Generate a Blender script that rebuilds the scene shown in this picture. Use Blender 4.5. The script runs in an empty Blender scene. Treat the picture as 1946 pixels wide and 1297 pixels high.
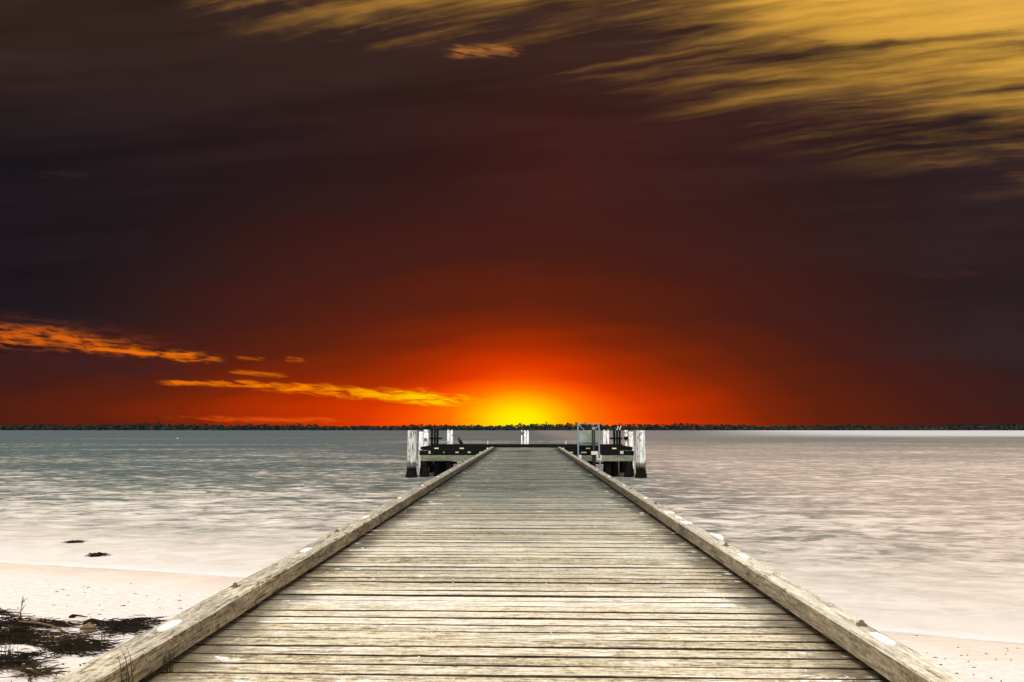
import bpy, math, random
from mathutils import Vector, Matrix
R = math.radians
random.seed(11)
scn = bpy.context.scene
COL = scn.collection

# ------------------------------------------------------------------ camera
EYE = 3.33            # eye height over the water
DECK = 1.83           # deck level over the water
F_PX, PITCH, YAW = 1297.0, R(7.23), R(1.24)
cd = bpy.data.cameras.new('camera')
cam = bpy.data.objects.new('camera', cd)
COL.objects.link(cam)
cam.location = (0, 0, EYE)
cam.rotation_euler = (R(90) + PITCH, 0, YAW)
cd.sensor_width = 36
cd.lens = 24
cd.clip_start = 0.1
cd.clip_end = 20000
scn.camera = cam

FW = Vector((-math.sin(YAW) * math.cos(PITCH), math.cos(YAW) * math.cos(PITCH), math.sin(PITCH)))
RT = Vector((math.cos(YAW), math.sin(YAW), 0))
UP = RT.cross(FW)


def ray(px, py):
    return (FW * F_PX + RT * (px - 973) + UP * (648.5 - py)).normalized()


def on_z(px, py, z):
    d = ray(px, py)
    t = (z - EYE) / d.z
    return Vector((0, 0, EYE)) + d * t


def at_y(px, py, y):
    d = ray(px, py)
    return Vector((0, 0, EYE)) + d * (y / d.y)


# ------------------------------------------------------------------ colour view
EXPO = 0.75
scn.view_settings.view_transform = 'Standard'
scn.view_settings.look = 'None'
scn.view_settings.exposure = EXPO
scn.view_settings.gamma = 1.0
scn.view_settings.use_curve_mapping = False


def lin(c):
    out = []
    for v in c[:3]:
        v /= 255.0
        out.append(v / 12.92 if v <= 0.04045 else ((v + 0.055) / 1.055) ** 2.4)
    return tuple(out) + (1.0,)


# ------------------------------------------------------------------ node helpers
class V:
    """a socket with arithmetic"""
    def __init__(s, g, sock):
        s.g, s.s = g, sock

    def _m(s, op, o=None, o2=None, clamp=False):
        n = s.g.t.nodes.new('ShaderNodeMath')
        n.operation = op
        n.use_clamp = clamp
        for i, q in enumerate((s, o, o2)):
            if q is None:
                continue
            if isinstance(q, V):
                s.g.t.links.new(q.s, n.inputs[i])
            else:
                n.inputs[i].default_value = q
        return V(s.g, n.outputs[0])

    def __add__(s, o): return s._m('ADD', o)
    def __radd__(s, o): return s._m('ADD', o)
    def __sub__(s, o): return s._m('SUBTRACT', o)
    def __rsub__(s, o): return (s * -1.0) + o
    def __mul__(s, o): return s._m('MULTIPLY', o)
    def __rmul__(s, o): return s._m('MULTIPLY', o)
    def __truediv__(s, o): return s._m('DIVIDE', o)
    def __pow__(s, o): return s._m('POWER', o)
    def abs(s): return s._m('ABSOLUTE')
    def max(s, o): return s._m('MAXIMUM', o)
    def min(s, o): return s._m('MINIMUM', o)
    def sqrt(s): return s._m('SQRT')
    def exp(s): return s._m('EXPONENT')
    def sat(s): return s._m('ADD', 0.0, clamp=True)

    def step(s, lo, hi, a=0.0, b=1.0, smooth=True):
        n = s.g.t.nodes.new('ShaderNodeMapRange')
        n.interpolation_type = 'SMOOTHSTEP' if smooth else 'LINEAR'
        n.clamp = True
        s.g.t.links.new(s.s, n.inputs[0])
        for i, q in enumerate((lo, hi, a, b)):
            n.inputs[1 + i].default_value = q
        return V(s.g, n.outputs[0])


class G:
    def __init__(s, tree):
        s.t = tree

    def node(s, kind, **kw):
        n = s.t.nodes.new(kind)
        for k, v in kw.items():
            setattr(n, k, v)
        return n

    def link(s, a, b):
        s.t.links.new(a.s if isinstance(a, V) else a, b)

    def put(s, sock, v):
        if isinstance(v, V):
            s.t.links.new(v.s, sock)
        else:
            sock.default_value = v

    def xyz(s, sock):
        n = s.node('ShaderNodeSeparateXYZ')
        s.link(sock, n.inputs[0])
        return [V(s, o) for o in n.outputs]

    def vec(s, x, y, z):
        n = s.node('ShaderNodeCombineXYZ')
        for i, q in enumerate((x, y, z)):
            s.put(n.inputs[i], q)
        return V(s, n.outputs[0])

    def noise(s, vec, scale=1.0, detail=4.0, rough=0.55, dist=0.0, color=False):
        n = s.node('ShaderNodeTexNoise')
        s.link(vec, n.inputs['Vector'])
        n.inputs['Scale'].default_value = scale
        n.inputs['Detail'].default_value = detail
        n.inputs['Roughness'].default_value = rough
        n.inputs['Distortion'].default_value = dist
        return V(s, n.outputs['Color' if color else 'Fac'])

    def ramp(s, fac, stops):
        n = s.node('ShaderNodeValToRGB')
        e = n.color_ramp.elements
        while len(e) < len(stops):
            e.new(0.5)
        for el, (p, c) in zip(e, stops):
            el.position = p
        for el, (p, c) in zip(e, stops):
            el.color = c if len(c) == 4 else (*c, 1)
        s.link(fac, n.inputs[0])
        return V(s, n.outputs[0])

    def mix(s, fac, a, b, mode='MIX'):
        n = s.node('ShaderNodeMix', data_type='RGBA', blend_type=mode)
        n.clamp_factor = True
        s.put(n.inputs['Factor'], fac)
        for key, q in ((6, a), (7, b)):
            if isinstance(q, V):
                s.link(q, n.inputs[key])
            else:
                n.inputs[key].default_value = q if len(q) == 4 else (*q, 1)
        return V(s, n.outputs[2])

    def scale(s, col, f):
        n = s.node('ShaderNodeVectorMath', operation='SCALE')
        s.link(col, n.inputs[0])
        s.put(n.inputs['Scale'], f)
        return V(s, n.outputs[0])

    def vadd(s, a, b):
        n = s.node('ShaderNodeVectorMath', operation='ADD')
        s.link(a, n.inputs[0])
        s.link(b, n.inputs[1])
        return V(s, n.outputs[0])


# ------------------------------------------------------------------ world sky
w = bpy.data.worlds.new('World')
scn.world = w
w.use_nodes = True
w.cycles.sampling_method = 'MANUAL'
w.cycles.sample_map_resolution = 512
w.node_tree.nodes.clear()
g = G(w.node_tree)
SUN_EL, SUN_AZ = R(68), R(180)
out = g.node('ShaderNodeOutputWorld')
bg = g.node('ShaderNodeBackground')
tc = g.node('ShaderNodeTexCoord')
dx_, dy_, dz_ = g.xyz(tc.outputs['Generated'])
AZ = dx_._m('ARCTAN2', dy_)
EL = dz_._m('ARCSINE')
K = 1297.0
fwd = dy_.max(0.2)
Q = dx_ / fwd * K       # the sky as it lies on a tall wall of cloud to the north:
H = dz_ / fwd * K       # sideways and upward slope of the line of sight


def sq(px, py):
    d = ray(px, py)
    return d.x / d.y * K, d.z / d.y * K


def sh(px, py): return sq(px, py)[1]


warp = g.noise(g.vec(Q / 160.0, H / 60.0, 3.1), 1.0, 6, 0.6)
warpS = (warp - 0.5)
# base of the cloud bank: brown in the middle, violet grey at the sides
soft = g.noise(g.vec((Q + H * 0.6) / 700.0, (H - Q * 0.06) / 70.0, 7.0), 1.0, 6, 0.55, 0.4)
base = g.ramp((Q / 2200.0 + 0.5), [
    (0.05, lin((30, 24, 28))), (0.24, lin((40, 26, 28))), (0.40, lin((50, 26, 26))),
    (0.53, lin((64, 29, 24))), (0.68, lin((56, 30, 29))), (0.90, lin((46, 32, 34)))])
base = g.mix(H.step(520, 820) * 0.75, base, lin((58, 40, 34)))
base = g.scale(base, soft.step(0.25, 0.78, 0.80, 1.24))
# the glow round the low sun
sx, sy = sq(988, 800)
gx = Q - sx
gy = (H - sy).max(0.0)
low = gy.step(0.0, 230.0, 1.0, 0.22)
kk = gx.step(-560, -30, 1.5, 0.0) * low + gx.step(30, 420, 0.0, 0.7) * low + 1.42
gy = gy + gy.min(80.0) * 0.42
rr = ((gx / kk) * (gx / kk) + gy * gy).sqrt()
rr = rr * (soft.step(0.2, 0.8, 0.92, 1.08))
GM = 600.0
glow = g.ramp(rr / GM, [
    (0.0, lin((255, 242, 0))), (28 / GM, lin((255, 228, 0))), (54 / GM, lin((255, 184, 0))),
    (84 / GM, lin((255, 120, 0))), (114 / GM, lin((248, 78, 0))), (136 / GM, lin((218, 56, 0))),
    (172 / GM, lin((174, 46, 2))), (215 / GM, lin((128, 38, 8))), (270 / GM, lin((96, 33, 15))),
    (360 / GM, lin((74, 30, 21))), (1.0, lin((54, 28, 26)))])
col = g.mix(rr.step(300, 620, 1.0, 0.0), base, glow)

# upper-right gold sky seen past the ragged edge of the bank
edge_pts = [(-300, -330), (0, -230), (250, -160), (400, -96), (640, -42), (850, -22), (1000, 8), (1120, 50),
            (1400, 118), (1650, 176), (1946, 232)]
est = []
for px, py in edge_pts:
    q, h = sq(px, py)
    est.append(((q + 1100) / 2200.0, ((h - 400) / 1000.0,) * 3))
est = [(min(max(p, 0.0), 1.0), tuple(max(0.0, min(1.0, c)) for c in v)) for p, v in est]
edge = g.ramp(Q / 2200.0 + 0.5, est) * 1000.0 + 400.0
tilt = H - Q * 0.185 + Q * Q * 0.00005 + warpS * 22.0
st1 = g.noise(g.vec(Q / 640.0, tilt / 46.0, 1.7), 1.0, 5, 0.52, 0.1)
st2 = g.noise(g.vec(Q / 190.0, (tilt + warpS * 10.0) / 15.0, 5.2), 1.0, 5, 0.56, 0.15)
lump = g.noise(g.vec(Q / 110.0, H / 45.0, 9.0), 1.0, 7, 0.62, 0.3)
rise = H - edge
clear = rise.step(-170, 190, smooth=False)
patchy = Q.step(-420, 60, 1.0, 0.25)
g1 = (clear + (st1 - 0.5) * 2.9 + (st2 - 0.5) * 0.5 + (lump - 0.5) * 1.3 * patchy).step(0.08, 1.26)
g1 = g1 * rise.step(-200, -90)
gold = g.mix((rise + (st1 - 0.5) * 260.0 + Q * 0.12).step(-60, 420), lin((158, 112, 48)), lin((232, 174, 66)))
gold = g.mix((rise + Q * 0.3).step(330, 700), gold, lin((214, 164, 76)))
gold = g.scale(gold, st2.step(0.3, 0.7, 0.92, 1.07))
col = g.mix(g1, col, gold)
# one thin dark scrap inside the gold
fine_n = g.noise(g.vec(Q / 46.0, (H + Q * 0.09) / 8.0, 8.0), 1.0, 5, 0.56, 0.5)
wob_n = g.noise(g.vec(Q / 140.0, H / 40.0, 14.0), 1.0, 5, 0.6)
def streak(p0, p1, w0, w1, seed, lo=0.42, hi=0.62, sag=0.0, wob=44.0, sx_=75.0, sy_=9.0, ends=0.3):
    (q0, h0), (q1, h1) = sq(*p0), sq(*p1)
    t = (Q - q0) / (q1 - q0)
    tc_ = t.sat()
    hc = tc_ * (h1 - h0) + h0 + (tc_ * (1.0 - tc_)) * (4 * sag)
    n, nb = fine_n, wob_n
    off = (H - hc + (nb - 0.5) * wob)
    wd = (tc_ * (w1 - w0) + w0) * 1.5
    e = off / wd
    m = (e * e * -1.0).exp()
    m = m * t.step(-ends * 0.3, ends) * t.step(1 - ends, 1.0 + ends * 0.3, 1.0, 0.0)
    return (m * (n.step(0.32, 0.68, 0.3, 1.5, smooth=False))).step(lo * 0.55, hi * 1.5)


def mixs(m, colr, a=1.0):
    global col
    col = g.mix(m * a, col, lin(colr) if not isinstance(colr, V) else colr)


mixs(streak((1455, 72), (1600, 86), 8, 6, 2.0, 0.5, 0.8, wob=10, sx_=26, sy_=7), (120, 78, 36), 0.6)
mixs(streak((1690, 262), (1990, 250), 8, 4, 12.0, 0.45, 0.8, wob=12), (84, 58, 28), 0.6)
mixs(streak((830, 100), (1010, 96), 13, 10, 23.0, 0.42, 0.85, wob=14), (196, 122, 58), 0.6)
# low lit cloud bars on the left of the sun
mixs(streak((-160, 668), (420, 712), 30, 16, 3.0, 0.35, 0.8, sx_=120, sy_=18), (62, 32, 34), 0.8)
lit = g.ramp((Q + 1000.0) / 1000.0, [(0.0, lin((222, 98, 6))), (0.35, lin((244, 118, 4))),
                                      (0.62, lin((255, 136, 0))), (0.84, lin((255, 214, 0))), (1.0, lin((255, 150, 0)))])
mixs(streak((-300, 596), (380, 660), 26, 13, 30.0, 0.12, 0.95, wob=30), (150, 66, 22), 0.35)
mixs(streak((-260, 616), (300, 664), 22, 13, 31.0, 0.40, 0.95, sag=2), lit, 0.92)
mixs(streak((120, 652), (450, 686), 10, 6, 37.0, 0.38, 0.85), lit, 0.95)
mixs(streak((420, 706), (560, 715), 4, 4, 41.0, 0.42, 0.85, wob=8), lit, 0.55)
mixs(streak((260, 727), (520, 731), 4, 6, 43.0, 0.42, 0.85, wob=10), lit, 0.85)
mixs(streak((390, 725), (965, 768), 6, 11, 47.0, 0.36, 0.8, wob=14), lit, 1.0)
mixs(streak((440, 680), (510, 684), 3, 3, 53.0, 0.4, 0.9, wob=5), lit, 0.4)
mixs(streak((535, 682), (590, 686), 4, 3, 53.0, 0.4, 0.9, wob=5), lit, 0.4)
mixs(streak((280, 794), (720, 801), 5, 4, 61.0, 0.4, 0.9, wob=6), (232, 84, 20), 0.75)
mixs(streak((1690, 519), (1890, 519), 9, 7, 67.0, 0.35, 1.0, wob=10), (96, 48, 34), 0.25)
mixs(streak((60, 330), (190, 333), 8, 6, 71.0, 0.35, 1.0, wob=10), (70, 46, 40), 0.3)

sky_seen = g.scale(col, 1.0 / 2 ** EXPO)
# past the bank: bright, thin overcast over the beach (with the clear sky behind it)
nish = g.node('ShaderNodeTexSky')
nish.sky_type = 'NISHITA'
nish.sun_disc = False
nish.sun_elevation = SUN_EL
nish.sun_rotation = SUN_AZ
over = g.noise(g.vec(dx_ * 2.0, dy_ * 2.0, dz_ * 2.0), 1.0, 5, 0.5)
veil = g.mix(over.step(0.3, 0.7), (0.80, 0.77, 0.72), (0.92, 0.89, 0.85))
veil = g.vadd(g.scale(veil, 0.62), g.scale(V(g, nish.outputs[0]), 0.03))
past = EL.step(R(34), R(62)).max(AZ.abs().step(R(62), R(120)))
sky = g.mix(past, sky_seen, veil)
g.link(sky, bg.inputs['Color'])
bg.inputs['Strength'].default_value = 1.0
g.link(bg.outputs[0], out.inputs['Surface'])

# ------------------------------------------------------------------ the soft light of the overcast
sd = bpy.data.lights.new('sun', 'SUN')
sd.energy = 1.5
sd.angle = R(30)
sd.color = (1.0, 0.97, 0.92)
sun = bpy.data.objects.new('sun', sd)
COL.objects.link(sun)
sun.rotation_euler = (R(90) - SUN_EL, 0, R(0))      # from behind the camera, high up
sun.location = (0, -10, 20)


# ------------------------------------------------------------------ mesh helpers
class MB:
    def __init__(s):
        s.v, s.f = [], []

    def add(s, vs, fs):
        o = len(s.v)
        s.v += [tuple(p) for p in vs]
        s.f += [tuple(i + o for i in f) for f in fs]
        return s

    def box(s, c, size, rz=0.0, ch=0.0):
        """box with its four long edges chamfered when ch > 0 (long axis = largest size)"""
        ax = max(range(3), key=lambda i: size[i])
        d = Vector((0, 0, 0))
        d[ax] = size[ax] / 2
        rot = Matrix.Rotation(rz, 3, 'Z')
        c = Vector(c)
        if ch <= 0:
            vs = [c + rot @ Vector((sx * size[0] / 2, sy * size[1] / 2, sz * size[2] / 2))
                  for sx in (-1, 1) for sy in (-1, 1) for sz in (-1, 1)]
            fs = [(0, 1, 3, 2), (4, 6, 7, 5), (0, 4, 5, 1), (2, 3, 7, 6), (0, 2, 6, 4), (1, 5, 7, 3)]
            return s.add(vs, fs)
        o = [i for i in range(3) if i != ax]
        a, b = size[o[0]] / 2, size[o[1]] / 2
        prof = [(a - ch, -b), (a, -b + ch), (a, b - ch), (a - ch, b), (-a + ch, b), (-a, b - ch), (-a, -b + ch), (-a + ch, -b)]
        vs = []
        for e in (-1, 1):
            for p, q in prof:
                k = Vector((0, 0, 0))
                k[ax] = e * size[ax] / 2
                k[o[0]] = p
                k[o[1]] = q
                vs.append(c + rot @ k)
        fs = [(i, (i + 1) % 8, 8 + (i + 1) % 8, 8 + i) for i in range(8)]
        fs += [tuple(range(7, -1, -1)), tuple(range(8, 16))]
        return s.add(vs, fs)

    def bar(s, p0, p1, wd, ht, up=(0, 0, 1)):
        p0, p1 = Vector(p0), Vector(p1)
        d = (p1 - p0).normalized()
        u = Vector(up)
        if abs(d.dot(u)) > 0.97:
            u = Vector((0, 1, 0))
        r = d.cross(u).normalized()
        u = r.cross(d)
        vs = [p + r * (a * wd / 2) + u * (b * ht / 2) for p in (p0, p1) for a, b in ((-1, -1), (1, -1), (1, 1), (-1, 1))]
        return s.add(vs, [(0, 1, 2, 3), (7, 6, 5, 4), (0, 4, 5, 1), (1, 5, 6, 2), (2, 6, 7, 3), (3, 7, 4, 0)])

    def tube(s, pts, rad, n=8, cap=True, squash=1.0):
        pts = [Vector(p) for p in pts]
        if not hasattr(rad, '__len__'):
            rad = [rad] * len(pts)
        vs, fs = [], []
        ref = None
        for i, p in enumerate(pts):
            d = (pts[min(i + 1, len(pts) - 1)] - pts[max(i - 1, 0)]).normalized()
            if ref is None:
                ref = Vector((0, 0, 1)) if abs(d.z) < 0.9 else Vector((0, 1, 0))
            a = (ref - d * ref.dot(d)).normalized()
            b = d.cross(a)
            ref = a
            for k in range(n):
                t = 2 * math.pi * k / n
                vs.append(p + a * (rad[i] * math.cos(t)) + b * (rad[i] * squash * math.sin(t)))
        for i in range(len(pts) - 1):
            for k in range(n):
                fs.append((i * n + k, i * n + (k + 1) % n, (i + 1) * n + (k + 1) % n, (i + 1) * n + k))
        if cap:
            fs.append(tuple(range(n - 1, -1, -1)))
            fs.append(tuple(range((len(pts) - 1) * n, len(pts) * n)))
        return s.add(vs, fs)

    def build(s, name, mat, parent=None, smooth=False, loc=None):
        me = bpy.data.meshes.new(name)
        me.from_pydata(s.v, [], s.f)
        me.update()
        if smooth:
            me.polygons.foreach_set('use_smooth', [True] * len(me.polygons))
        if mat:
            me.materials.append(mat)
        return place(name, me, parent, loc)


def place(name, me, parent=None, loc=None, rz=0.0):
    o = bpy.data.objects.new(name, me)
    COL.objects.link(o)
    if parent is not None:
        o.parent = parent
    if loc is not None:
        o.location = loc
    o.rotation_euler.z = rz
    return o


def tag(o, label=None, cat=None, group=None, kind=None):
    if label:
        o['label'] = label
    if cat:
        o['category'] = cat
    if group:
        o['group'] = group
    if kind:
        o['kind'] = kind
    return o


def root(name, loc, label, cat, group=None):
    o = bpy.data.objects.new(name, None)
    o.empty_display_size = 0.2
    COL.objects.link(o)
    o.location = loc
    return tag(o, label, cat, group)


# ------------------------------------------------------------------ materials
def material(name):
    m = bpy.data.materials.new(name)
    m.use_nodes = True
    m.node_tree.nodes.clear()
    g = G(m.node_tree)
    o = g.node('ShaderNodeOutputMaterial')
    b = g.node('ShaderNodeBsdfPrincipled')
    g.link(b.outputs[0], o.inputs['Surface'])
    return m, g, b, o


def bump(g, b, height, strength, dist):
    n = g.node('ShaderNodeBump')
    n.inputs['Strength'].default_value = strength
    n.inputs['Distance'].default_value = dist
    g.link(height, n.inputs['Height'])
    g.link(n.outputs[0], b.inputs['Normal'])


def wood(name, axis, pale, mid, dark, far_mid=None, far_dark=None, stain=0.5, splash=0.0, rough=0.85, grain=1.0, prnd=0.16, lichen=0.0):
    """weathered timber, grain along axis 0 = x, 1 = y, 2 = z (world)"""
    m, g, b, o = material(name)
    ge = g.node('ShaderNodeNewGeometry')
    oi = g.node('ShaderNodeObjectInfo')
    rnd = V(g, oi.outputs['Random'])
    x, y, z = g.xyz(ge.outputs['Position'])
    p = [x, y, z]
    sc = [60.0 * grain] * 3
    sc[axis] = 6.0 * grain
    off = rnd * 63.0
    gv = g.vec(p[0] * sc[0] + off, p[1] * sc[1] + off, p[2] * sc[2])
    grain_n = g.noise(gv, 1.0, 9, 0.72, 0.3)
    sc2 = [22.0 * grain] * 3
    sc2[axis] = 2.6
    pit = g.noise(g.vec(x * 26.0, y * 26.0 + off, z * 26.0), 1.0, 7, 0.75, 0.2)
    band = g.noise(g.vec(p[0] * sc2[0] + off, p[1] * sc2[1] - off, p[2] * sc2[2]), 1.0, 5, 0.6, 0.6)
    cloud = g.noise(g.vec(x * 0.9, y * 0.9, z * 2.0 + off * 0.05), 1.0, 6, 0.62, 0.3)
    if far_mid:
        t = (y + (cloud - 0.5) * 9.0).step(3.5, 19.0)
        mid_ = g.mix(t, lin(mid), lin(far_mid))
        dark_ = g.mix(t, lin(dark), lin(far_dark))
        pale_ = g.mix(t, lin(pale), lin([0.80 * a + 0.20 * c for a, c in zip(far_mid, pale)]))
    else:
        mid_, dark_, pale_ = lin(mid), lin(dark), lin(pale)
    v = (grain_n - 0.5) * 0.95 + 0.36 + band * 0.30 + (pit - 0.5) * 0.55 + (rnd - 0.5) * prnd + (cloud - 0.5) * 0.34 * stain * 2
    c = g.mix(v.step(0.30, 0.47), dark_, mid_)
    c = g.mix(v.step(0.46, 0.66), c, pale_)
    crack_v = [90.0] * 3
    crack_v[axis] = 1.6
    crack = g.noise(g.vec(p[0] * crack_v[0] + off, p[1] * crack_v[1] + off, p[2] * crack_v[2]), 1.0, 3, 0.6, 0.8)
    cr_v = [17.0] * 3
    cr_v[axis] = 0.9
    cr = g.noise(g.vec(p[0] * cr_v[0] - off, p[1] * cr_v[1] + off, p[2] * cr_v[2] + 7.0), 1.0, 4, 0.6, 0.5)
    ck = crack.step(0.29, 0.38, 1.0, 0.0).max((cr - 0.5).abs().step(0.004, 0.02, 1.0, 0.0) * cloud.step(0.42, 0.56))
    c = g.mix(ck * 0.75, c, g.scale(g.mix(0.0, dark_, dark_) if not isinstance(dark_, V) else dark_, 0.3))
    if lichen > 0:
        lm = (cloud.step(0.46, 0.60) * (pit + (grain_n - 0.5) * 0.6).step(0.46, 0.56)) * lichen
        c = g.mix(lm, c, lin((52, 46, 34)))
        lp = g.noise(g.vec(x * 7.0, y * 7.0 + off, z * 7.0), 1.0, 6, 0.7, 0.3).step(0.63, 0.67)
        c = g.mix(lp * 0.7, c, lin((226, 220, 206)))
    if splash > 0:
        side = (x + 0.075).abs()
        kerb_shade_grime = (side + (cloud - 0.5) * 0.9 + (band - 0.5) * 0.5).step(1.78, 2.12)  # kerb shadow painted on the deck edges, along with gathered dirt
        c = g.mix(kerb_shade_grime * 0.8, c, g.scale(dark_, 0.45))
        s1 = g.noise(g.vec(x * 2.2, y * 5.0, 3.0), 1.0, 7, 0.66, 0.5)
        sp = s1.step(0.665 - splash, 0.70 - splash)
        edge_ = (x.abs()).step(0.6, 2.1, 0.25, 0.9)
        c = g.mix(sp * edge_, c, lin((246, 242, 232)))
    g.link(c, b.inputs['Base Color'])
    b.inputs['Roughness'].default_value = rough
    b.inputs['Specular IOR Level'].default_value = 0.15
    relief = g.noise(g.vec(p[0] * cr_v[0] * 1.6 + off, p[1] * cr_v[1] * 1.6 + off, p[2] * cr_v[2] * 1.6), 1.0, 2, 0.5)
    bump(g, b, relief + ck * -0.35, 1.0, 0.006)
    return m


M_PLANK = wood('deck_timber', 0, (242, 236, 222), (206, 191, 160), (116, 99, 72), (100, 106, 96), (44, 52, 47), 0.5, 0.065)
M_PLANK_EDGE = wood('plank_edge_shade_grime', 0, (84, 74, 54), (52, 45, 32), (22, 19, 14), stain=0.6)
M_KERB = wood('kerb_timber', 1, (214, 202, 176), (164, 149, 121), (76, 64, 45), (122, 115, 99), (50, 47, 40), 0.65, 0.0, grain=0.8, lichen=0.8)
M_KERB_TOP = wood('kerb_timber_lit_top', 1, (236, 229, 212), (200, 188, 164), (110, 96, 72), (152, 146, 132), (70, 66, 58), 0.6, 0.0, grain=0.8, lichen=0.5)
M_DARK = wood('tarred_timber', 0, (24, 24, 22), (13, 13, 12), (4, 4, 4), stain=0.6)
M_CROSS = wood('mossy_timber', 0, (150, 152, 130), (104, 106, 86), (30, 30, 24), stain=1.0)


def plain(name, c, rough=0.6, metal=0.0, var=0.25, sc=12.0, spec=0.3):
    m, g, b, o = material(name)
    t = g.node('ShaderNodeTexCoord')
    n = g.noise(V(g, t.outputs['Object']), sc, 6, 0.6, 0.2)
    cc = g.scale(g.mix(0.0, lin(c), lin(c)), n.step(0.25, 0.75, 1 - var, 1 + var))
    g.link(cc, b.inputs['Base Color'])
    b.inputs['Roughness'].default_value = rough
    b.inputs['Metallic'].default_value = metal
    b.inputs['Specular IOR Level'].default_value = spec
    bump(g, b, g.noise(V(g, t.outputs['Object']), sc, 1, 0.5), 0.4, 0.006)
    return m


def pile_paint(name, white_from, fouled_below, seed, flake=0.5):
    """white paint flaking off grey timber, black growth near the water"""
    m, g, b, o = material(name)
    ge = g.node('ShaderNodeNewGeometry')
    x, y, z = g.xyz(ge.outputs['Position'])
    streaks = g.noise(g.vec(x * 16.0 + seed, y * 16.0, z * 1.1), 1.0, 6, 0.65, 0.4)
    blot = g.noise(g.vec(x * 5.0 + seed, y * 5.0, z * 3.0), 1.0, 6, 0.65, 0.3)
    bare = g.mix(streaks.step(0.35, 0.65), lin((58, 52, 40)), lin((150, 144, 122)))
    paint = g.mix(streaks.step(0.36, 0.58), lin((172, 168, 156)), lin((242, 242, 240)))
    pm = (z + (streaks - 0.5) * 1.5 * flake + (blot - 0.5) * 0.5).step(white_from - 0.08, white_from + 0.08)
    chips = blot.step(0.38, 0.44) * streaks.step(0.36, 0.42)
    c = g.mix(pm * chips, bare, paint)
    fm = (z + (blot - 0.5) * 0.5).step(fouled_below - 0.18, fouled_below + 0.14)
    c = g.mix(fm, g.mix(blot.step(0.45, 0.7), lin((10, 9, 8)), lin((34, 24, 18))), c)
    g.link(c, b.inputs['Base Color'])
    b.inputs['Roughness'].default_value = 0.8
    b.inputs['Specular IOR Level'].default_value = 0.15
    bump(g, b, g.noise(g.vec(x * 9.0 + seed, y * 9.0, z * 1.5), 1.0, 2, 0.5), 1.0, 0.035)
    return m


M_PILE_FRONT = pile_paint('white_pile_paint', 1.05, 0.75, 3.0)
M_PILE_SIDE = pile_paint('white_pile_paint_worn', 0.2, -1.0, 31.0, 0.8)
M_PILE_DARK = pile_paint('bare_dark_pile', 9.0, 5.0, 11.0)
M_WHITE = plain('white_marker_paint', (244, 244, 240), 0.5, var=0.06)
M_BOLT = plain('rusty_steel', (128, 116, 98), 0.55, 0.6, 0.35, 40)
M_STEEL = plain('blue_grey_steel', (126, 144, 150), 0.45, 0.2, 0.12)
M_PANEL = plain('grey_green_panel', (158, 164, 146), 0.6, 0.0, 0.08, 2.5)
M_BLACK = plain('black_steel', (16, 16, 16), 0.5, 0.0, 0.3)
M_REFL = plain('pale_yellow_reflector', (232, 236, 160), 0.35, var=0.08)
M_PLATE = plain('pale_plate', (190, 186, 178), 0.6, var=0.2)
M_PALEBLOCK = plain('pale_bracket', (214, 208, 190), 0.7, var=0.15)
M_FEATHER = plain('black_feather', (12, 12, 13), 0.55, var=0.4, sc=20)
M_BEAK = plain('grey_beak', (70, 66, 56), 0.5)
M_GULL = plain('white_feather', (240, 240, 238), 0.7, var=0.05)
M_GULLWING = plain('grey_feather', (150, 154, 160), 0.7, var=0.1)
M_RED = plain('red_paint', (190, 40, 22), 0.5, var=0.1)
M_GREEN = plain('green_paint', (40, 84, 56), 0.5, var=0.1)
M_WEED = plain('dry_seaweed', (34, 27, 18), 0.9, var=0.6, sc=9, spec=0.1)
M_WEED2 = plain('brown_seaweed', (62, 48, 28), 0.9, var=0.5, sc=9, spec=0.1)
M_GRASS = plain('dry_grass', (58, 50, 28), 0.8, var=0.4, sc=30, spec=0.1)
M_STICK = plain('driftwood', (112, 92, 62), 0.9, var=0.4, sc=20, spec=0.1)
M_STONE = plain('tan_stone', (118, 100, 72), 0.9, var=0.3, sc=14, spec=0.1)
M_NAIL = plain('galvanised_nail', (236, 234, 226), 0.5, var=0.05)

# ------------------------------------------------------------------ the beach
def shore(x):
    c = max(-26.0, min(26.0, x))
    return 13.75 - 0.31 * c - 0.004 * c * c


rng = random.Random(5)
bumps = [(rng.uniform(-9, -2.4), rng.uniform(4.5, 9.2), rng.uniform(0.12, 0.34), rng.uniform(-0.045, 0.045)) for _ in range(260)]


def sand_z(x, y, detail=True):
    s = shore(x) - y
    if s > 0:
        z = 0.098 * s if s < 11 else 1.078 + 0.5 * (1 - math.exp(-(s - 11) * 0.098 / 0.5))
    else:
        z = max(-3.0, 0.05 * s)
    z += 0.012 * math.sin(x * 0.9 + 1.3) * math.cos(y * 0.7)
    if detail and -9.5 < x < -2 and 4 < y < 9.6:
        for bx, by, br, bh in bumps:
            d2 = (x - bx) ** 2 + (y - by) ** 2
            if d2 < br * br * 6:
                z += bh * math.exp(-d2 / (br * br))
    return z


def axis_coords(parts):
    out = []
    for a, b, st in parts:
        n = max(1, int(round((b - a) / st)))
        out += [a + (b - a) * i / n for i in range(n)]
    out.append(parts[-1][1])
    return out


def grid(name, xs, ys, fz, mat):
    nx = len(xs)
    vs = [(x, y, fz(x, y)) for y in ys for x in xs]
    fs = [(j * nx + i, j * nx + i + 1, (j + 1) * nx + i + 1, (j + 1) * nx + i) for j in range(len(ys) - 1) for i in range(nx - 1)]
    mb = MB()
    mb.v, mb.f = vs, fs
    return mb.build(name, mat, smooth=True)


def node_shore(g, x, y):
    c = x.max(-26.0).min(26.0)
    return 13.75 - c * 0.31 - c * c * 0.004 - y


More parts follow.
